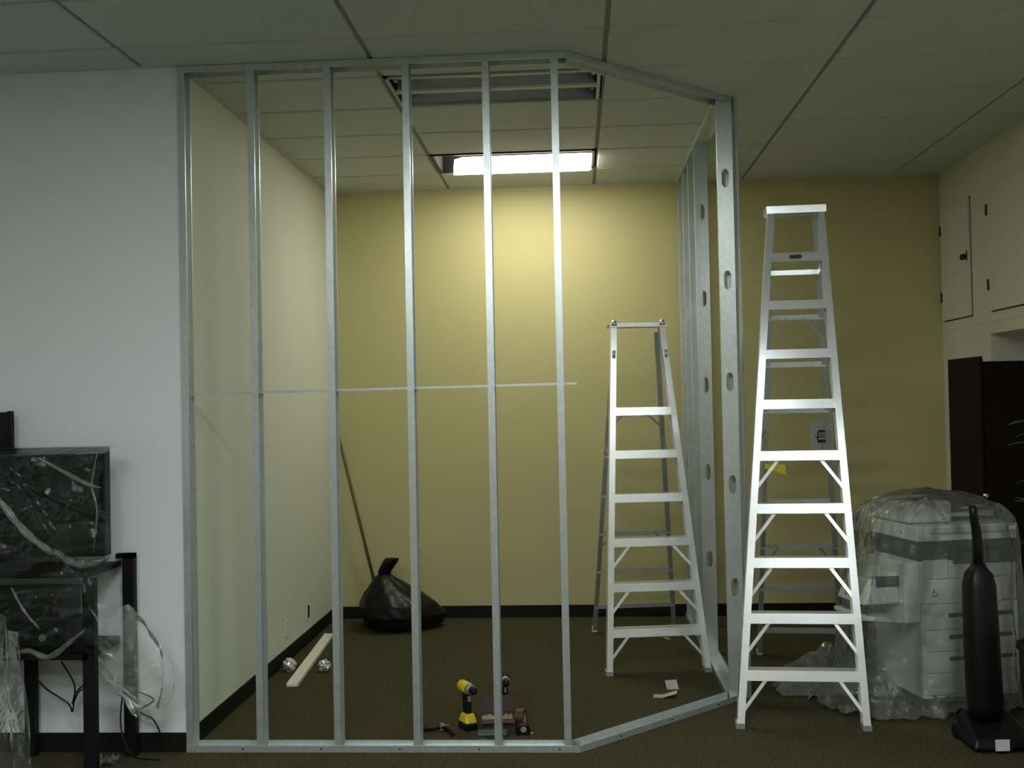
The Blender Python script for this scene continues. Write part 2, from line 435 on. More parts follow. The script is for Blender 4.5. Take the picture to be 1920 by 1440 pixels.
# tall ladder
tFL, tFR = Vector((.828, 5.745, 0)), Vector((1.530, 5.700, 0))
tTL, tTR = atz(1440, 388, 2.955), atz(1545, 383, 2.955)
tTR.y = (tTL.y+tTR.y)/2-.01; tTL.y = tTR.y+.02
tRL, tRR = Vector((1.22, 7.39, 0)), Vector((1.80, 7.34, 0))
LT, ax1, bk1 = ladder('tall aluminium step ladder standing outside the metal framing, left of the photocopier',
    tFL, tFR, tTL, tTR, tRL, tRR, range(1, 10), 9, (.068, .173, .275, .383, .49, .593, .695, .797), (.275, .797), (1, 2, 3, 4, 5), .52)
# brand plate on the second step and pail-shelf bar behind it
a = tFL.lerp(tTL, .9); b = tFR.lerp(tTR, .9)
c = a.lerp(b, .48)-Vector((0, 0, .027))-bk1*.0055
o = MB().sweep([(-.03, -.012), (.03, -.012), (.038, 0), (.03, .012), (-.03, .012), (-.038, 0)], c, c+bk1*.002, ax1, (0, 0, 1)).build('maker_plate', M_ink, LT); local(o, LT)
c = c+ax1*.07
o = MB().sweep([(-.025, -.009), (.035, -.009), (.035, .009), (-.025, .009)], c, c+bk1*.002, ax1, (0, 0, 1)).build('maker_plate', M_grey, LT); local(o, LT)
sh = MB(); z_ = -.05
p_, q_ = a+bk1*.05+ax1*.035+Vector((0, 0, -.075)), b+bk1*.05-ax1*.035+Vector((0, 0, -.075))
p2, q2 = p_+bk1*.10-Vector((0, 0, .03)), q_+bk1*.10-Vector((0, 0, .03))
o = MB().bar(p_, p2, .05, .006, ax1).bar(p2, q2, .03, .012, bk1).bar(q2, q_, .05, .006, ax1).build('pail_shelf', M_alu, LT); local(o, LT)
# yellow tag
a = aty(1434, 869, 6.75); b = aty(1473, 872, 6.75)
o = MB().grid(lambda u, v: (a.x+(b.x-a.x)*u, 6.75+.01*math.sin(3*u), a.z+(b.z-a.z)*u-v*.062*(.55+.45*u)), 8, 3).build('yellow_tag', M_tag, LT, thick=.002)
local(o, LT); o['label'] = 'yellow tag hanging from the ladder'
# small ladder
sTL, sTR = atz(1147, 606, 2.318), atz(1244, 603, 2.318)
sTR.y = sTL.y+.04; sTR.x = aty(1246, 603, sTR.y).x; sTL = Vector((aty(1146, 606, sTL.y).x, sTL.y, 2.318)); sTR.z = 2.318
LS, ax2, bk2 = ladder('shorter aluminium step ladder inside the framed room, against the tan wall',
    (.159, 6.837, 0), (.845, 6.93, 0), sTL, sTR, (.09, 8.145, 0), (.74, 8.24, 0), (1, 2, 3, 4, 5, 6), 7,
    (.10, .228, .36, .49, .623, .755), (.36, .755), (1, 2, 3), .62, 'top_bar')

# ------------------------------------------------------------------ copier under plastic
cp0 = Vector((1.916, 6.044, 0)); cang = math.atan2(.226, .97)
CP = thing('photocopier', 'pale grey office photocopier with three paper drawers under a plastic sheet', 'copier', cp0, cang)
W, D = .60, .52
def cb(name, m, *a, bv=.006, par=CP): return box(*a).build(name, m, par, bevel=bv)
cb('lower_body', M_copy, 0, W, 0, D, .07, .60)
cb('plinth', M_copyd, .03, W-.02, .03, D-.03, .03, .07)
for x in (.05, W-.07):
    for y in (.05, D-.07):
        MB().tube([(x, y-.012, .025), (x, y+.012, .025)], .025, 12).build('caster', M_black, CP)
z = .09
for k in range(4):
    d = cb('drawer_front', M_copy, .02, W-.01, -.008, 0, z, z+.118)
    if k: box(.16, W-.05, -.013, -.007, z+.068, z+.09).build('handle_slot', M_copyd, d)
    z += .122
cb('upper_body', M_copy, 0, W, .01, D, .605, .84)
cb('front_door', M_copy, .02, .50, -.006, .01, .60, .735)
cb('front_panel', M_copy, .02, .17, -.004, .01, .742, .85)
cb('front_panel', M_copy, .19, .55, -.002, .01, .742, .84)
lg = MB(); lx, lz = .08, .67
lg.bar((lx-.014, -.008, lz-.012), (lx, -.008, lz+.02), .004, .002, (0, 1, 0)); lg.bar((lx-.006, -.008, lz+.004), (lx+.014, -.008, lz-.012), .004, .002, (0, 1, 0))
lg.box(lx-.02, lx+.022, -.009, -.007, lz-.024, lz-.019)
lg.build('logo_mark', M_ink, CP)
cb('output_gap', M_copyd, .0, W+.01, .03, D-.02, .84, .955)
cb('gap_lip', M_copyd, .20, W, -.01, .05, .82, .90)
cb('scanner_unit', M_copy, -.02, W+.0, -.01, D, .955, 1.04)
cb('control_panel', M_refl, .05, W-.02, -.03, .03, 1.0, 1.03)
cb('document_feeder', M_copy, -.02, .27, .10, D-.02, 1.045, 1.17, bv=.02)
cb('feeder_tray', M_refl, .27, W-.04, .14, D-.05, 1.07, 1.10)
MB().hexa([(.27, .12, 1.101), (.42, .12, 1.101), (.42, .42, 1.101), (.27, .42, 1.101), (.27, .12, 1.14), (.40, .12, 1.16), (.40, .42, 1.16), (.27, .42, 1.14)]).build('feeder_cover', M_copyd, CP, bevel=.01)
# side bypass unit on the left
sb = MB(); sb.box(-.24, -.005, .02, .05, .56, .90)
m = MB(); m.hexa([(-.10, .0, .50), (0, .0, .50), (0, .40, .50), (-.10, .40, .50), (-.10, .0, .84), (0, .0, .84), (0, .40, .84), (-.10, .40, .84)])
m.build('side_unit', M_copy, CP, bevel=.01)
m = MB(); m.hexa([(-.34, .04, .52), (-.10, .02, .50), (-.10, .38, .50), (-.34, .38, .52), (-.34, .04, .545), (-.10, .02, .53), (-.10, .38, .53), (-.34, .38, .545)])
m.build('bypass_tray', M_copy, CP, bevel=.006)
m = MB(); m.hexa([(-.32, .06, .60), (-.10, .06, .60), (-.10, .38, .60), (-.32, .38, .60), (-.25, .06, .74), (-.10, .06, .78), (-.10, .38, .78), (-.25, .38, .74)])
m.build('side_tray', M_copy, CP, bevel=.01)
box(-.24, -.101, .055, .062, .70, .76).build('side_slot', M_copyd, CP)

def paper(loc, rz, sx, sy, tilt, label, mt=M_paper):
    n = 8
    m = MB().grid(lambda u, v: ((u-.5)*sx, (v-.5)*sy, .012*math.sin(u*3)+.010*math.sin(v*4+1)), n, n)
    o = m.build('paper_sheet', mt, thick=.004, smooth=True); o.location = loc; o.rotation_euler = (*tilt, rz)
    return tag(o, label, 'paper', 'papers on the photocopier')
def cpw(x, y, z): return cp0+Matrix.Rotation(cang, 3, 'Z') @ Vector((x, y, z))
paper(cpw(.14, .27, 1.178), .5, .24, .17, (.03, .03), 'loose paper on top of the photocopier feeder, left side')
paper(cpw(.42, .22, 1.115), .9, .26, .19, (.05, .03), 'loose paper tilted on top of the photocopier, right side')

def fold(p, sc, amp, seed=0):
    q = Vector((p[0]*sc+seed, p[1]*sc, p[2]*sc)); n = noise.noise(q); m_ = 1-abs(noise.noise(q*1.9+Vector((3, 1, 5))))*2
    return amp*(n+.7*m_)
# plastic shroud: rings from the peak down to a skirt spread on the floor
ctr = cpw(.26, .24, 0)
def shroud(u, v):
    th = 2*math.pi*u
    # superellipse half sizes by height
    zt = [1.23, 1.215, 1.18, 1.09, .95, .78, .60, .42, .22, .10, .035, .012]
    rx = [.0, .09, .25, .375, .40, .40, .41, .42, .43, .45, .48, .52]
    ry = [.0, .07, .20, .30, .32, .32, .33, .34, .35, .36, .38, .41]
    f = v*(len(zt)-1); i = min(int(f), len(zt)-2); t = f-i
    def cr(A):
        p0, p1, p2, p3 = A[max(i-1, 0)], A[i], A[i+1], A[min(i+2, len(A)-1)]
        return .5*(2*p1+(p2-p0)*t+(2*p0-5*p1+4*p2-p3)*t*t+(3*p1-p0-3*p2+p3)*t**3)
    z = cr(zt); a = max(0, cr(rx)); b = max(0, cr(ry))
    c, s = math.cos(th), math.sin(th); e = 3.2 if z < 1.15 else 2.4
    k = (abs(c)**e+abs(s)**e)**(-1/e)
    x, y = a*k*c, b*k*s
    left = max(0, -c)
    if z < 1.15: x -= left*.13*min(1, (1.15-z)/.5)
    if z < .35: x -= left*.12*((.35-z)/.35)**1.4
    r = math.hypot(x, y)+1e-6
    w1 = (abs(math.sin(th*8.5+2*math.sin(v*2)))**.5*.045+math.sin(th*31+v*4)*.007-.02)*min(1, r*3)
    w1 += fold((x, y, z*.3), 5, .016, 2)
    x += x/r*w1; y += y/r*w1
    z2 = z+fold((x, y, z*.3), 6, .012, 9)
    if z <= .1: z2 = max(.006, z+abs(fold((x, y, z), 9, .05, 4)))
    if v == 0: x = y = 0; z2 = zt[0]
    p = Vector((x, y, 0)); p.rotate(Matrix.Rotation(cang, 3, 'Z'))
    off = Vector((-.07, 0, 0))*max(0, (z-.9)/.44)
    return (ctr.x+p.x+off.x, ctr.y+p.y, z2)
o = MB().grid(shroud, 160, 70).build('plastic_shroud', P_cloud, smooth=True, weld=True)
tag(o, 'clear plastic dust sheet draped over the photocopier and spread on the floor', 'sheet')
shroud_ob = o
# loose heap of plastic on the floor beside the tall ladder
def heap(u, v):
    x = (u-.5); y = (v-.5); e = max(0, 1-(2*x)**2)*max(0, 1-(2*y)**2)
    z = .012+e**.6*(.15+abs(fold((x*1.3, y, 0), 6, .16, 12)))*(.4+.8*u)
    return (1.60+x*.85+fold((x, y, 1), 4, .03), 6.62+y*.6+fold((x, y, 2), 4, .03), max(.008, z))
o = MB().grid(heap, 70, 50).build('plastic_heap', P_heap, smooth=True)
tag(o, 'crumpled heap of clear plastic on the carpet between tall ladder and photocopier', 'sheet')

def crease(par, pts, w):
    P = [Vector(p_) for p_ in pts]; n = 14; out = []
    for i in range(n+1):
        t = i/n*(len(P)-1); k = min(int(t), len(P)-2); out.append(P[k].lerp(P[k+1], t-k)+Vector((.002*math.sin(i*2.1), 0, 0)))
    return MB().tube(out, [w*(.2+abs(math.sin(i*1.9))*.8) for i in range(n+1)], 6).build('fold', plastic_fold, par, smooth=True)
plastic_fold = P_fold
shr = shroud_ob
yq = 5.90
for pts, w_ in (([(1740, 932), (1722, 955), (1706, 978), (1690, 1000)], .004), ([(1736, 930), (1733, 960), (1729, 1000)], .003),
                ([(1738, 930), (1712, 950), (1692, 972)], .003), ([(1746, 938), (1758, 955), (1766, 966), (1776, 982)], .010), ([(1700, 930), (1660, 960), (1645, 975)], .003)):
    crease(shr, [aty(x, y, yq+.02) for x, y in pts], w_)

# ------------------------------------------------------------------ vacuum cleaner
vb = Vector((2.06, 5.50, 0))
V = thing('vacuum_cleaner', 'black upright vacuum cleaner standing in front of the photocopier', 'vacuum', vb, R(4))
MB().hexa([(-.15, -.17, .02), (.19, -.17, .02), (.17, .12, .02), (-.13, .12, .02), (-.13, -.15, .07), (.17, -.15, .07), (.14, .10, .15), (-.10, .10, .15)]).build('cleaner_head', M_black, V, bevel=.015)
for x in (-.12, .15): MB().tube([(x-.012, .1, .035), (x+.012, .1, .035)], .035, 14).build('wheel', M_black, V)
m = MB()
def vring(z, a, b, yo):
    return [(a*math.copysign(abs(math.cos(t))**.6, math.cos(t)), yo+b*math.copysign(abs(math.sin(t))**.7, math.sin(t)), z) for t in [2*math.pi*k/20 for k in range(20)]]
rings = [vring(.12, .075, .06, .03), vring(.2, .082, .08, .03), vring(.55, .081, .08, .05), vring(.80, .076, .075, .06), vring(.86, .062, .06, .06), vring(.885, .04, .04, .06), vring(.91, .03, .03, .06)]
vs = sum(rings, []); n = 20
m.add(vs, [(i*n+k, i*n+(k+1) % n, (i+1)*n+(k+1) % n, (i+1)*n+k) for i in range(len(rings)-1) for k in range(n)]+[tuple(range(n))[::-1], tuple(range((len(rings)-1)*n, len(rings)*n))])
m.build('dust_bag_housing', M_black, V, smooth=True)
MB().tube([(0, .06, .88), (.0, .06, 1.0), (-.008, .055, 1.08), (-.025, .04, 1.14), (-.04, .02, 1.205)], [.027, .026, .024, .021, .019], 10).build('handle', M_black, V, smooth=True)
MB().tube([(.08, .09, .12), (.10, .1, .4), (.095, .1, .7), (.06, .08, .82)], .016, 10).build('hose', M_blackm, V, smooth=True)
box(-.045, .025, -.176, -.170, .02, .075).build('white_label', M_paper, V)

# black bin at the right edge
bn = Vector((2.30, 5.19, 0))
B_ = thing('waste_bin', 'black round waste bin at the right edge beside the vacuum cleaner', 'bin', bn)
def lathe(prof, n=28):
    m = MB(); vs = [(r*math.cos(2*math.pi*k/n), r*math.sin(2*math.pi*k/n), z) for r, z in prof for k in range(n)]
    return m.add(vs, [(i*n+k, i*n+(k+1) % n, (i+1)*n+(k+1) % n, (i+1)*n+k) for i in range(len(prof)-1) for k in range(n)])
lathe([(.001, .005), (.16, .005), (.19, .56), (.18, .56), (.152, .02), (.001, .02)]).build('bin_body', M_blackm, B_, smooth=True)
lathe([(.188, .545), (.2, .545), (.2, .568), (.182, .568), (.182, .545)]).build('rim', M_black, B_)

# ------------------------------------------------------------------ black wardrobe, cupboards, plant
Wd = thing('wardrobe', 'tall black wardrobe in the right corner with small round metal knobs', 'wardrobe', (2.72, 7.18, 0))
box(0, .268, 0, .60, .03, 2.00).build('carcass', M_wardrobe, Wd, bevel=.003)
box(.01, .26, .01, .59, 0, .03).build('plinth', M_wardrobe, Wd)
d = box(-.022, -.001, -.005, .595, .04, 2.035).build('door', M_wardrobe, Wd, bevel=.003)
k0 = atx(1822, 929, 2.695)-Wd.location
MB().tube([(-.022, k0.y, k0.z), (-.034, k0.y, k0.z), (-.036, k0.y, k0.z), (-.05, k0.y, k0.z), (-.054, k0.y, k0.z)], [.006, .006, .014, .014, .006], 12).build('knob', M_knob, d, smooth=True)
d = box(.001, .266, -.022, -.001, .04, 1.995).build('door', M_wardrobe, Wd, bevel=.003)
k0 = aty(1847, 929, 7.15)-Wd.location
MB().tube([(k0.x, -.022, k0.z), (k0.x, -.034, k0.z), (k0.x, -.036, k0.z), (k0.x, -.052, k0.z), (k0.x, -.056, k0.z)], [.007, .007, .018, .018, .008], 12).build('knob', M_knob, d, smooth=True)

Cb = thing('built_in_cupboard', 'painted built-in wall cupboard with flush doors and a dark latch, high on the right wall', 'cupboard', (XR, 7.9, 2.3))
def lb(name, m, *a, par=Cb, bv=0):
    o = box(*a).build(name, m, par, bevel=bv)
    if par is Cb: local(o, Cb)
    return o
d1 = lb('door', M_cupb, XR-.022, XR-.003, 8.06, 8.66, 2.375, 3.27, bv=.004)
d2 = lb('door', M_cupb, XR-.022, XR-.003, 6.90, 7.69, 2.375, 3.27, bv=.004)
lb('face_frame', M_cupb, XR-.003, XR-.0005, 6.2, D2-.02, 2.30, 3.36)
lb('door_gap', M_dark, XR-.0042, XR-.003, 8.052, 8.668, 2.367, 3.278)
lb('door_gap', M_dark, XR-.0042, XR-.003, 6.892, 7.698, 2.367, 3.278)
def inner(par, m, name, mt):
    o = m.build(name, mt, par); o.matrix_parent_inverse = Matrix.Translation(-(Vector((XR, 7.9, 2.3)))); return o
for dd, y in ((d1, 8.655), (d2, 7.695)):
    for zz in (2.56, 3.10):
        local(box(XR-.030, XR-.0225, y-.012, y+.012, zz-.035, zz+.045).build('hinge', M_latch, Cb), Cb)
lt = MB(); y, zz = 8.10, 2.83
lt.box(XR-.030, XR-.0225, y-.012, y-.004, zz-.035, zz+.04)
for dy in (.035, .075): lt.tube([(XR-.0225, y+dy, zz), (XR-.04, y+dy, zz), (XR-.045, y+dy, zz)], [.022, .022, .01], 10)
local(lt.build('latch', M_latch, Cb), Cb)

pp = Vector((2.79, 6.55, 0))
P_ = thing('potted_plant', 'tall leafy green house plant at the right edge in front of the black wardrobe', 'plant', pp)
lathe([(.001, .005), (.12, .005), (.16, .30), (.145, .30), (.14, .26), (.001, .26)]).build('pot', M_pot, P_, smooth=True)
MB().tube([(0, 0, .25), (.02, .01, .7), (-.02, 0, 1.2), (.0, .02, 1.55)], [.018, .016, .013, .008], 8).build('stem', M_wood, P_, smooth=True)
lf = MB(); rr = random.Random(5)
def leaf(par, p, d, ln, wd):
    d = Vector(d).normalized(); s = d.cross(Vector((0, 0, 1))).normalized(); pts = []; n = 6
    for i in range(n+1):
        t = i/n; c = p+d*ln*t+Vector((0, 0, -.35*ln*t*t+.15*ln*t)); h = wd*math.sin(math.pi*min(1, t*.96+.02))**.8
        pts.append((c-s*h, c+Vector((0, 0, -.2*h)), c+s*h))
    m = MB().add([q for r in pts for q in r], [f for i in range(n) for f in ((3*i, 3*i+1, 3*i+4, 3*i+3), (3*i+1, 3*i+2, 3*i+5, 3*i+4))])
    return m.build('leaf', M_leaf, par, smooth=True, thick=.002)
for k in range(26):
    z = rr.uniform(.8, 1.62); a = rr.uniform(0, 6.283)
    leaf(P_, Vector((0, 0, z)), (math.cos(a), math.sin(a), rr.uniform(-.3, .7)), rr.uniform(.16, .27), rr.uniform(.02, .035))

# ------------------------------------------------------------------ sign on the back wall
a, b = aty(1519, 791, D2-.004), aty(1563, 843, D2-.004)
Sg = thing('wall_sign', 'white paper sign with a dark machine drawing on the tan wall behind tall ladder', 'sign', ((a.x+b.x)/2, D2-.003, (a.z+b.z)/2))
sw, sh_ = (b.x-a.x)/2, (a.z-b.z)/2
box(-sw, sw, -.002, .002, -sh_-.01, sh_).build('sheet', M_paper, Sg)
ic = MB(); y0, y1 = -.0045, -.002
def bx2(x0, x1, z0, z1): ic.box(x0*sw, x1*sw, y0, y1, z0*sh_, z1*sh_)
bx2(-.42, .42, -.12, -.05); bx2(-.42, -.33, -.42, .18); bx2(.33, .42, -.42, .18); bx2(-.36, .36, -.50, -.26)
bx2(-.28, .28, .22, .42); bx2(-.24, .24, .03, .10); bx2(-.40, -.28, .1, .32); bx2(.28, .40, .1, .32)
ic.bar((-.42*sw, -.003, -.2*sh_), (-.62*sw, -.003, .02*sh_), .006, .002, (0, 1, 0)); ic.bar((.42*sw, -.003, -.22*sh_), (.74*sw, -.003, .14*sh_), .006, .002, (0, 1, 0))
bx2(-.04, .06, -.93, -.80); bx2(.0, .04, -.78, -.6)
ic.build('drawing', M_ink, Sg)
tx = MB()
for x0, x1 in ((-.5, -.4), (-.37, -.28), (-.25, -.14), (-.11, -.04), (.06, .16), (.19, .27), (.3, .4)):
    tx.box(x0*sw, x1*sw, y0, y1, .60*sh_, .70*sh_)
tx.build('lettering', M_grey, Sg)

# outlets on the left wall
p = atx(577, 1146, XL); O1 = thing('wall_outlet', 'dark open electrical outlet low on the left room wall, nearer the back corner', 'outlet', (XL, p.y, p.z))
box(0, .005, -.038, .038, -.06, .06).build('cover_plate', M_trim, O1, bevel=.002)
box(.004, .010, -.018, .018, -.045, .045).build('socket', M_dark, O1)
p = atx(537, 1178, XL); O2 = thing('wall_plate', 'blank pale cover plate low on the left room wall, nearer the studs', 'outlet', (XL, p.y, p.z))
box(0, .006, -.038, .038, -.06, .06).build('cover_plate', M_cream, O2, bevel=.002)
for zz in (-.04, .04): MB().tube([(.006, 0, zz), (.008, 0, zz)], .004, 8).build('screw', M_grey, O2)

# ------------------------------------------------------------------ corner: bag and pole
pb = aty(752, 1165, 8.36); pb.z = 0
def bagf(u, v):
    th = 2*math.pi*u
    prof = [(0, .005), (.22, .005), (.30, .04), (.325, .12), (.30, .20), (.22, .28), (.14, .35), (.085, .40), (.050, .425), (.055, .46), (.062, .52), (.055, .555), (.0, .56)]
    f = v*(len(prof)-1); i = min(int(f), len(prof)-2); t = f-i
    r = prof[i][0]*(1-t)+prof[i+1][0]*t; z = prof[i][1]*(1-t)+prof[i+1][1]*t
    lean = -.13*min(1, max(0, (z-.1)/.3))
    rr_ = r*(1+.07*math.sin(th*3+1)+.03*math.sin(th*9+z*12)*min(1, z*4)+.05*noise.noise(Vector((math.cos(th)*2, math.sin(th)*2, z*7))))
    sx = 1.05 if z < .3 else 1
    return (rr_*math.cos(th)*sx+lean+(.06 if z > .45 else 0)*(z-.45)/.1, rr_*math.sin(th)*.85, z)
o = MB().grid(bagf, 72, 60).build('rubbish_bag', M_bag, smooth=True, weld=True); o.location = pb
tag(o, 'black plastic rubbish bag with a twisted neck slumped in the back corner', 'bag')
pt = aty(637, 776, D2-.16); pt2 = atz(716, 1166, 0.012)
pt2 = Vector((pt2.x-.02, pt2.y+.16, .014)); 
pt = Vector((-2.03, 8.62, aty(637, 776, 8.62).z))
o = MB().tube([pt2, pt], .013, 10).build('wooden_pole', M_wood, smooth=True)
tag(o, 'long thin wooden pole leaning into the back corner behind the black bag', 'pole')

# ------------------------------------------------------------------ floor items inside the room
a, b = atz(548, 1288), atz(618, 1192)
dv = (b-a); ln = dv.length; rz = math.atan2(dv.y, dv.x)
T_ = MB().sweep([(-.036, 0), (.036, 0), (.036, .022), (.030, .022), (.030, .016), (-.030, .016), (-.030, .022), (-.036, .022)], (0, 0, .002), (ln, 0, .002), (0, 1, 0), (0, 0, 1)).build('trim_board', M_trim)
T_.location = (a.x, a.y, 0); T_.rotation_euler = (0, 0, rz)
tag(T_, 'long narrow off-white trim board lying on the carpet beside the left wall', 'board')
def ball(px_, py_, r, label, mt):
    p = atz(px_, py_)
    def fn(u, v):
        th = 2*math.pi*u; ph = math.pi*v; d = Vector((math.sin(ph)*math.cos(th), math.sin(ph)*math.sin(th), -math.cos(ph)))
        k = r*(1+.35*noise.noise(d*2.3+Vector((px_, 0, 0)))+.18*noise.noise(d*5))
        return d*k+Vector((0, 0, r*.95))
    o = MB().grid(fn, 20, 14).build('crumpled_wrapper', mt, weld=True); o.location = (p.x, p.y+r, 0)
    return tag(o, label, 'wrapper')
ball(539, 1262, .045, 'crumpled grey wrapper against the base of the left wall, left of the trim board', M_foil)
ball(606, 1262, .040, 'crumpled grey wrapper on the carpet right of the trim board', M_foil)

def drill(label, px_, py_, rz, body, batt, sc=1.0, name='cordless_drill'):
    p = atz(px_, py_); t = thing(name, label, 'drill', (p.x, p.y+.03, 0), rz); t.scale = (sc,)*3
    MB().hexa([(-.046, -.035, 0), (.052, -.035, 0), (.052, .035, 0), (-.046, .035, 0), (-.046, -.035, .035), (.052, -.035, .035), (.052, .035, .035), (-.046, .035, .035)]).build('battery', M_black, t, bevel=.006)
    MB().hexa([(-.046, -.034, .036), (.052, -.034, .036), (.052, .034, .036), (-.046, .034, .036), (-.030, -.024, .082), (.034, -.024, .082), (.034, .024, .082), (-.030, .024, .082)]).build('battery_housing', batt, t, bevel=.008)
    MB().hexa([(-.022, -.017, .08), (.022, -.017, .08), (.022, .017, .08), (-.022, .017, .08), (-.030, -.018, .185), (.012, -.018, .185), (.012, .018, .185), (-.030, .018, .185)]).build('grip', M_black, t, bevel=.006)
    box(.016, .030, -.007, .007, .145, .175).build('trigger', M_grey, t, bevel=.002)
    MB().tube([(-.075, 0, .212), (-.07, 0, .212), (-.06, 0, .212), (.01, 0, .212), (.02, 0, .212)], [.01, .024, .031, .031, .026], 16).build('motor_housing', body, t, smooth=True)
    MB().tube([(.02, 0, .212), (.045, 0, .212), (.055, 0, .212)], [.027, .027, .022], 16).build('clutch_ring', M_grey, t, smooth=True)
    MB().tube([(.055, 0, .212), (.085, 0, .212), (.098, 0, .212)], [.021, .019, .009], 14).build('chuck', M_black, t, smooth=True)
    return t
drill('yellow and black cordless drill standing on its battery, left of the open box', 876, 1369, R(-58), M_yel, M_yel, 1.05)
drill('dark grey cordless drill standing behind the stud and open box', 947, 1347, R(-80), M_blackm, M_blackm, 1.0)
# open box of fixings
p = atz(902, 1374)
Bx = thing('open_box', 'small open maroon carton of fixings between the two drills', 'box', (p.x, p.y, 0), R(6))
bw, bd, bh = .185, .15, .07
m = MB(); m.box(0, bw, 0, bd, 0, .004); m.box(0, bw, 0, .004, .004, bh); m.box(0, bw, bd-.004, bd, .004, bh); m.box(0, .004, .004, bd-.004, .004, bh); m.box(bw-.004, bw, .004, bd-.004, .004, bh)
m.build('carton', M_maroon, Bx)
MB().hexa([(0, bd, bh), (bw, bd, bh), (bw, bd+.004, bh), (0, bd+.004, bh), (0, bd+.03, bh+.08), (bw, bd+.03, bh+.08), (bw, bd+.034, bh+.08), (0, bd+.034, bh+.08)]).build('flap', M_maroon, Bx)
MB().hexa([(.004, .0, bh), (bw-.004, .0, bh), (bw-.004, .003, bh), (.004, .003, bh), (.004, -.035, bh-.012), (bw-.004, -.035, bh-.012), (bw-.004, -.033, bh-.009), (.004, -.033, bh-.009)]).build('flap', M_maroon, Bx)
MB().grid(lambda u, v: (.006+u*(bw-.012), .006+v*(bd-.012), .05+.018*noise.noise(Vector((u*9, v*9, 0)))), 24, 20).build('screws', M_tan, Bx, kind='stuff')
p = atz(896, 1392)
Gc = thing('tool_case', 'flat dark green tool case on the carpet in front of the open carton', 'case', (p.x, p.y, 0), R(3))
box(0, .155, 0, .085, 0, .022).build('case_base', M_green, Gc, bevel=.005)
box(0, .155, 0, .085, .023, .042).build('case_lid', M_green, Gc, bevel=.005)
MB().tube([(.05, -.002, .022), (.05, -.018, .022), (.105, -.018, .022), (.105, -.002, .022)], .004, 8).build('handle', M_black, Gc)
box(.105, .122, -.004, -.0, .012, .034).build('latch', M_grey, Gc)
# tin snips
p = atz(828, 1372)
Sn = thing('tin_snips', 'dark handled tin snips lying on the carpet left of the yellow drill', 'tool', (p.x, p.y, 0), R(0)); Sn.scale = (1.1, 1.2, 1.7)
MB().tube([(.0, 0, .012), (-.03, -.006, .013), (-.07, -.012, .013), (-.105, -.03, .012)], [.006, .008, .009, .007], 8).build('handle', M_black, Sn, smooth=True)
MB().tube([(.0, 0, .014), (.03, -.02, .014), (.055, -.05, .013), (.07, -.085, .012)], [.006, .008, .009, .007], 8).build('handle', M_black, Sn, smooth=True)
MB().hexa([(-.01, -.005, .005), (.01, -.005, .005), (.012, .055, .01), (.002, .055, .01), (-.01, -.005, .02), (.01, -.005, .02), (.012, .055, .012), (.002, .055, .012)]).build('blade', M_foil, Sn)
MB().hexa([(.004, -.008, .008), (.022, -.004, .008), (.035, .04, .012), (.028, .045, .012), (.004, -.008, .022), (.022, -.004, .022), (.035, .04, .014), (.028, .045, .014)]).build('blade', M_foil, Sn)
MB().tube([(.003, 0, .006), (.003, 0, .026)], .008, 10).build('pivot', M_foil, Sn)
# tape measure & red roll
p = atz(981, 1377)
Tm = thing('tape_measure', 'small black tape measure on the carpet right of the open carton', 'tool', (p.x, p.y, 0), R(10))
MB().sweep([(-.038, 0), (.038, 0), (.040, .02), (.034, .045), (.018, .058), (-.018, .058), (-.036, .044), (-.040, .02)], (0, -.018, 0), (0, .018, 0), (1, 0, 0), (0, 0, 1)).build('case', M_black, Tm, bevel=.005)
MB().tube([(0, -.019, .032), (0, -.021, .032)], .016, 14).build('badge', M_foil, Tm)
box(.040, .052, -.01, .01, .003, .006).build('blade_tip', M_foil, Tm)
p = atz(964, 1368)
Rr = thing('tape_roll', 'dark red roll of tape standing behind the tape measure', 'tape', (p.x+.035, p.y+.05, 0), R(80))
n = 24
rp = [(.05, -.022), (.05, .022), (.03, .022), (.03, -.022), (.05, -.022)]
MB().add([(r*math.cos(2*math.pi*k/n), y, .05+r*math.sin(2*math.pi*k/n)) for r, y in rp for k in range(n)], [(i*n+k, i*n+(k+1) % n, (i+1)*n+(k+1) % n, (i+1)*n+k) for i in range(4) for k in range(n)]).build('roll', M_red, Rr)
rp = [(.0298, -.023), (.0298, .023), (.027, .023), (.027, -.023), (.0298, -.023)]
MB().add([(r*math.cos(2*math.pi*k/n), y, .05+r*math.sin(2*math.pi*k/n)) for r, y in rp for k in range(n)], [(i*n+k, i*n+(k+1) % n, (i+1)*n+(k+1) % n, (i+1)*n+k) for i in range(4) for k in range(n)]).build('core', M_tan, Rr)
# bent metal offcuts
def offcut(px_, py_, rz, w1, w2, ang, label, lift=0):
    p = atz(px_, py_); m = MB(); c, s = math.cos(ang), math.sin(ang); T = .0015
    m.hexa([(0, 0, 0), (w1, 0, 0), (w1, .075, 0), (0, .075, 0), (0, 0, T), (w1, 0, T), (w1, .075, T), (0, .075, T)])
    m.hexa([(0, 0, 0), (0, .075, 0), (-w2*c, .075, w2*s), (-w2*c, 0, w2*s), (0, 0, T), (0, .075, T), (-w2*c, .075, w2*s+T), (-w2*c, 0, w2*s+T)])
    o = m.build('metal_offcut', M_foil); o.location = (p.x, p.y, .002+lift); o.rotation_euler = (0, 0, rz)
    return tag(o, label, 'offcut')
offcut(1243, 1303, R(172), .055, .09, R(18), 'bent bright metal offcut on the carpet near the threshold track, left and lower one')
offcut(1250, 1292, R(-78), .03, .055, R(48), 'bent bright metal offcut near the threshold track, right and upper one')
offcut(1252, 1200, R(20), .03, .02, R(15), 'tiny metal offcut under the shorter ladder')

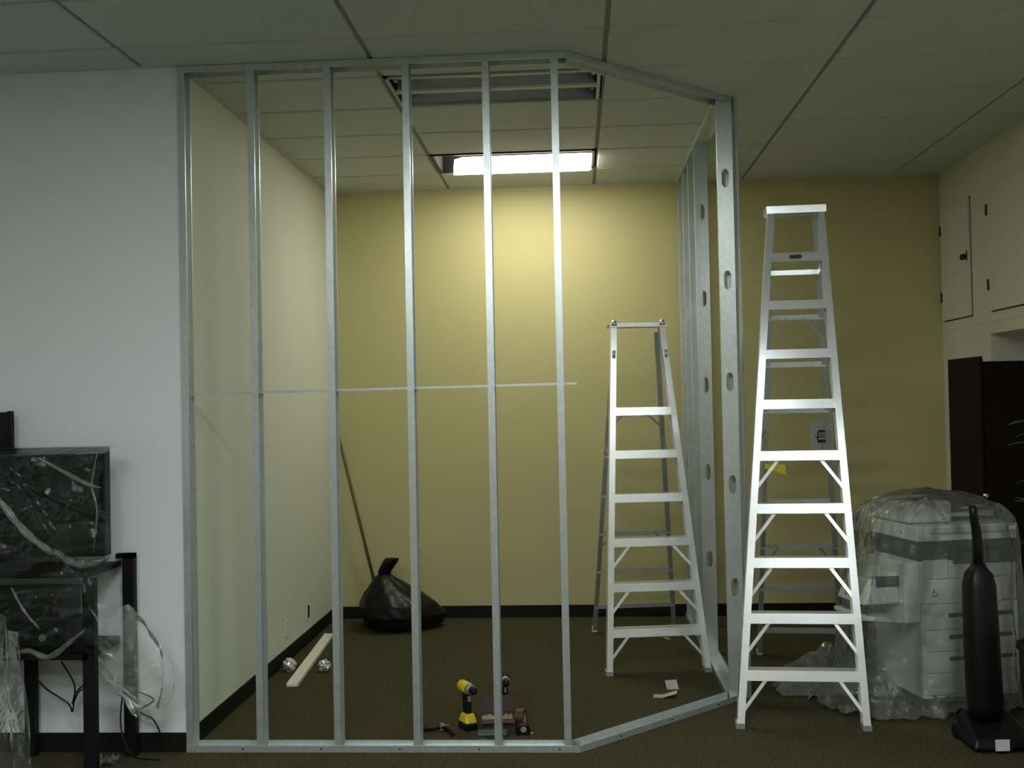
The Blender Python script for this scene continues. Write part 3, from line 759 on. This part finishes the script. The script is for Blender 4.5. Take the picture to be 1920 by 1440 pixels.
# ------------------------------------------------------------------ left: rack, screen, plastic
RK = thing('equipment_rack', 'black steel equipment stand with two shelves against the white wall', 'stand', (-2.8, 5.13, 0))
def rk(m, name, mt=M_blackm): return local(m.build(name, mt, RK), RK)
RX0, RX1, RY0, RY1 = -3.28, -2.335, 4.99, 5.31
for x, y, zt in ((-2.395, RY0, .97), (-2.335, RY1, 1.045), (-3.28, RY0, .97), (-3.28, RY1, 1.045)):
    rk(MB().box(x-.03, x+.03, y-.02, y+.02, 0, zt), 'post')
rk(MB().box(-2.895, -2.84, RY1-.02, RY1+.02, 0, .57), 'post')
rk(MB().box(RX0-.03, -2.40, RY0-.02, RY1+.02, .575, .615), 'lower_shelf')
rk(MB().box(RX0-.03, -2.39, RY0-.02, RY1+.02, .975, 1.0), 'upper_shelf')
rk(MB().box(-2.40, -2.305, RY1-.02, RY1+.02, 1.02, 1.045), 'top_rail')
AV = thing('video_recorder', 'black electronics box on the lower shelf of the equipment stand', 'electronics', (-2.9, 5.12, .615))
box(-.27, .36, -.09, .14, .006, .13).build('housing', M_black, AV, bevel=.004)
box(-.24, .33, -.094, -.088, .03, .10).build('front_panel', M_screen, AV)
MB().tube([(.25, -.094, .06), (.25, -.108, .06)], .018, 14).build('dial', M_grey, AV)
AV2 = thing('amplifier', 'black electronics box stacked on the video recorder', 'electronics', (-2.9, 5.12, .745))
box(-.24, .33, -.09, .14, .004, .15).build('housing', M_black, AV2, bevel=.004)
box(-.21, .30, -.094, -.088, .03, .12).build('front_panel', M_screen, AV2)
TV = thing('flat_screen', 'wide black flat screen on the stand under clear plastic', 'screen', (-2.85, 5.12, 1.0))
tw = .485
m = MB(); zb, zt = .06, .606; T = .03
m.box(-tw, tw, -.02, .05, zb, zt); m.build('back_case', M_black, TV, bevel=.006)
for a in ((-tw, tw, -.03, -.02, zb, zb+T), (-tw, tw, -.03, -.02, zt-T, zt), (-tw, -tw+T, -.03, -.02, zb+T, zt-T), (tw-T, tw, -.03, -.02, zb+T, zt-T)):
    box(*a).build('bezel', M_blackm, TV, bevel=.002)
box(-tw+T, tw-T, -.024, -.0201, zb+T, zt-T).build('screen', M_screen, TV)
box(-.05, .05, 0, .03, .012, zb).build('neck', M_black, TV)
box(-.22, .22, -.09, .11, .0, .012).build('foot', M_black, TV, bevel=.004)
BD = thing('display_board', 'black upright board edge behind the flat screen at the left edge', 'board', (-3.25, 5.27, 1.0))
box(-.33, .315, -.01, .01, .0, .79).build('panel', M_black, BD, bevel=.003)
box(.300, .320, -.016, .016, .0, .795).build('edge_rail', M_blackm, BD)

def sheet(label, fn, nu, nv, mt, name='plastic_sheet'):
    o = MB().grid(fn, nu, nv).build(name, mt, smooth=True); return tag(o, label, 'sheet')
def tvsheet(u, v):
    x = -3.30+u*.985; z = 1.615-v*1.03
    sag = math.sin(math.pi*min(1, max(0, v)))
    y = 4.93-.03*sag
    # sweeping drape folds
    c1 = z-(1.62-.62*u-.25*u*u+.28*math.sin(3*u))
    y -= .045*math.exp(-(c1/.022)**2)
    c2 = z-(1.03-.10*math.sin(5*u)); y -= .05*math.exp(-(c2/.04)**2)
    c3 = z-(1.72-.45*u); y -= .02*math.exp(-(c3/.015)**2)
    y += fold((x, 0, z), 5, .018, 3)+fold((x, 0, z), 14, .007, 8)
    if v > .93: y += (v-.93)*.6
    x += fold((x, 3, z), 4, .02, 1)*(1 if u > .02 else 0)
    if u > .86 and v > .25: x += (u-.86)*.5*math.sin(math.pi*min(1, (v-.25)/.5))
    if v == 0: y = 5.11
    if v == 0 or v < .04: y = 5.12-(5.12-y)*min(1, v/.04)
    return (x, min(y, 5.12), z)
tvs = sheet('clear plastic sheet draped over the flat screen and equipment stand', tvsheet, 150, 150, P_clear)
def folds(parent, pts, w, mt=None):
    # a gathered, flattened roll of the sheet following a curve
    P = [Vector(q) for q in pts]; out = []
    for i in range(len(P)-1):
        a, b, c, d = P[max(i-1, 0)], P[i], P[i+1], P[min(i+2, len(P)-1)]
        for k in range(10):
            t = k/10; out.append(.5*((2*b)+(c-a)*t+(2*a-5*b+4*c-d)*t*t+(3*b-a-3*c+d)*t**3))
    out.append(P[-1]); n = len(out)
    rr_ = [w*(.15+math.sin(math.pi*i/(n-1))**.7)*(1+.12*math.sin(i*.9+w*900)) for i in range(n)]
    o = MB().tube(out, rr_, 8).build('fold', mt or P_fold, parent, smooth=True); return o
q = lambda x, y: aty(x, y, 4.875)
folds(tvs, [q(-40, 890), q(0, 940), q(50, 1000), q(100, 1038), q(125, 1050)], .016)
folds(tvs, [q(100, 1030), q(130, 1052), q(165, 1058), q(205, 1045)], .020)
folds(tvs, [q(72, 858), q(120, 885), q(165, 908), q(190, 915)], .009)
folds(tvs, [q(183, 845), q(176, 880), q(172, 912), q(182, 960), q(174, 1040)], .005)
folds(tvs, [q(0, 1235), q(50, 1220), q(90, 1232), q(130, 1205), q(160, 1180)], .013)
folds(tvs, [q(20, 1100), q(45, 1145), q(75, 1180)], .006)
def tail(u, v):
    th = (u-.5)*math.pi*1.25; zz = .78-v*.50
    cx = -2.36+v*.20; r = .045+.13*math.sin(math.pi*min(1, v*.92+.06))**.8+.02*math.sin(u*23+v*5)
    x = cx+math.sin(th)*r+fold((u, v, 0), 4, .012, 6); y = 5.12-math.cos(th)*min(r, .11)+fold((u, v, 3), 5, .014, 2)
    return (x, min(y, 5.34), zz+.03*math.sin(u*9)+fold((u, v, 9), 5, .012))
sheet('loose bunch of clear plastic hanging off the right end of the equipment stand', tail, 60, 60, P_heap)
def curt(u, v):
    z = .95-v*.94; x = -2.70+u*(.14+.16*v); y = 4.62-.05*v+.03*math.sin(u*16+2*v)+fold((u, v, 1), 5, .02)
    return (x, y, max(.006, z-.2*u))
sheet('clear plastic hanging to the floor at the lower left edge', curt, 40, 60, P_faint)
def scrap(u, v):
    x, y = u-.5, v-.5; return (-2.37+x*.16, 4.98+y*.1, .004+abs(fold((x, y, 0), 11, .022, 4))*max(0, 1-4*(x*x+y*y)))
p = atz(198, 1434)
o = sheet('small bright scrap of plastic on the dark floor at the lower left', lambda u, v: (p.x+(u-.5)*.11, p.y+(v-.5)*.10, .006+abs(fold((u, v, 0), 7, .035, 4))), 14, 12, P_heap, 'plastic_scrap')
# cables
def cable(pts, label, r=.004):
    P = [Vector(q) for q in pts]; out = []
    for i in range(len(P)-1):
        a, b, c, d = P[max(i-1, 0)], P[i], P[i+1], P[min(i+2, len(P)-1)]
        for k in range(8):
            t = k/8; out.append(.5*((2*b)+(c-a)*t+(2*a-5*b+4*c-d)*t*t+(3*b-a-3*c+d)*t**3))
    out.append(P[-1])
    o = MB().tube(out, r, 6).build('power_cable', M_black, smooth=True)
    return tag(o, label, 'cable')
def at(x, y, Y): return aty(x, y, Y)
cable([at(60, 1262, 5.25), at(85, 1290, 5.25), at(127, 1318, 5.26), at(136, 1334, 5.26), at(142, 1300, 5.24), at(165, 1275, 5.24), at(178, 1240, 5.2)], 'thin black cable looping in a V below the lower shelf')
cable([at(115, 1240, 5.26), at(140, 1285, 5.27), at(136, 1320, 5.28), at(150, 1295, 5.28), at(172, 1290, 5.24)], 'thin black cable crossing below the shelf behind the looped one')
cable([at(240, 1290, 5.3), at(288, 1311, 5.3), at(262, 1333, 5.31), at(286, 1348, 5.32), at(300, 1375, 5.33), at(302, 1408, 5.33)], 'black cable kinking against the white wall right of the stand')
cable([at(232, 1290, 5.22), at(226, 1340, 5.22), at(230, 1380, 5.2), at(250, 1418, 5.15), at(300, 1425, 5.1)], 'black cable hanging behind the right post to the floor')

bpy.context.view_layer.update()
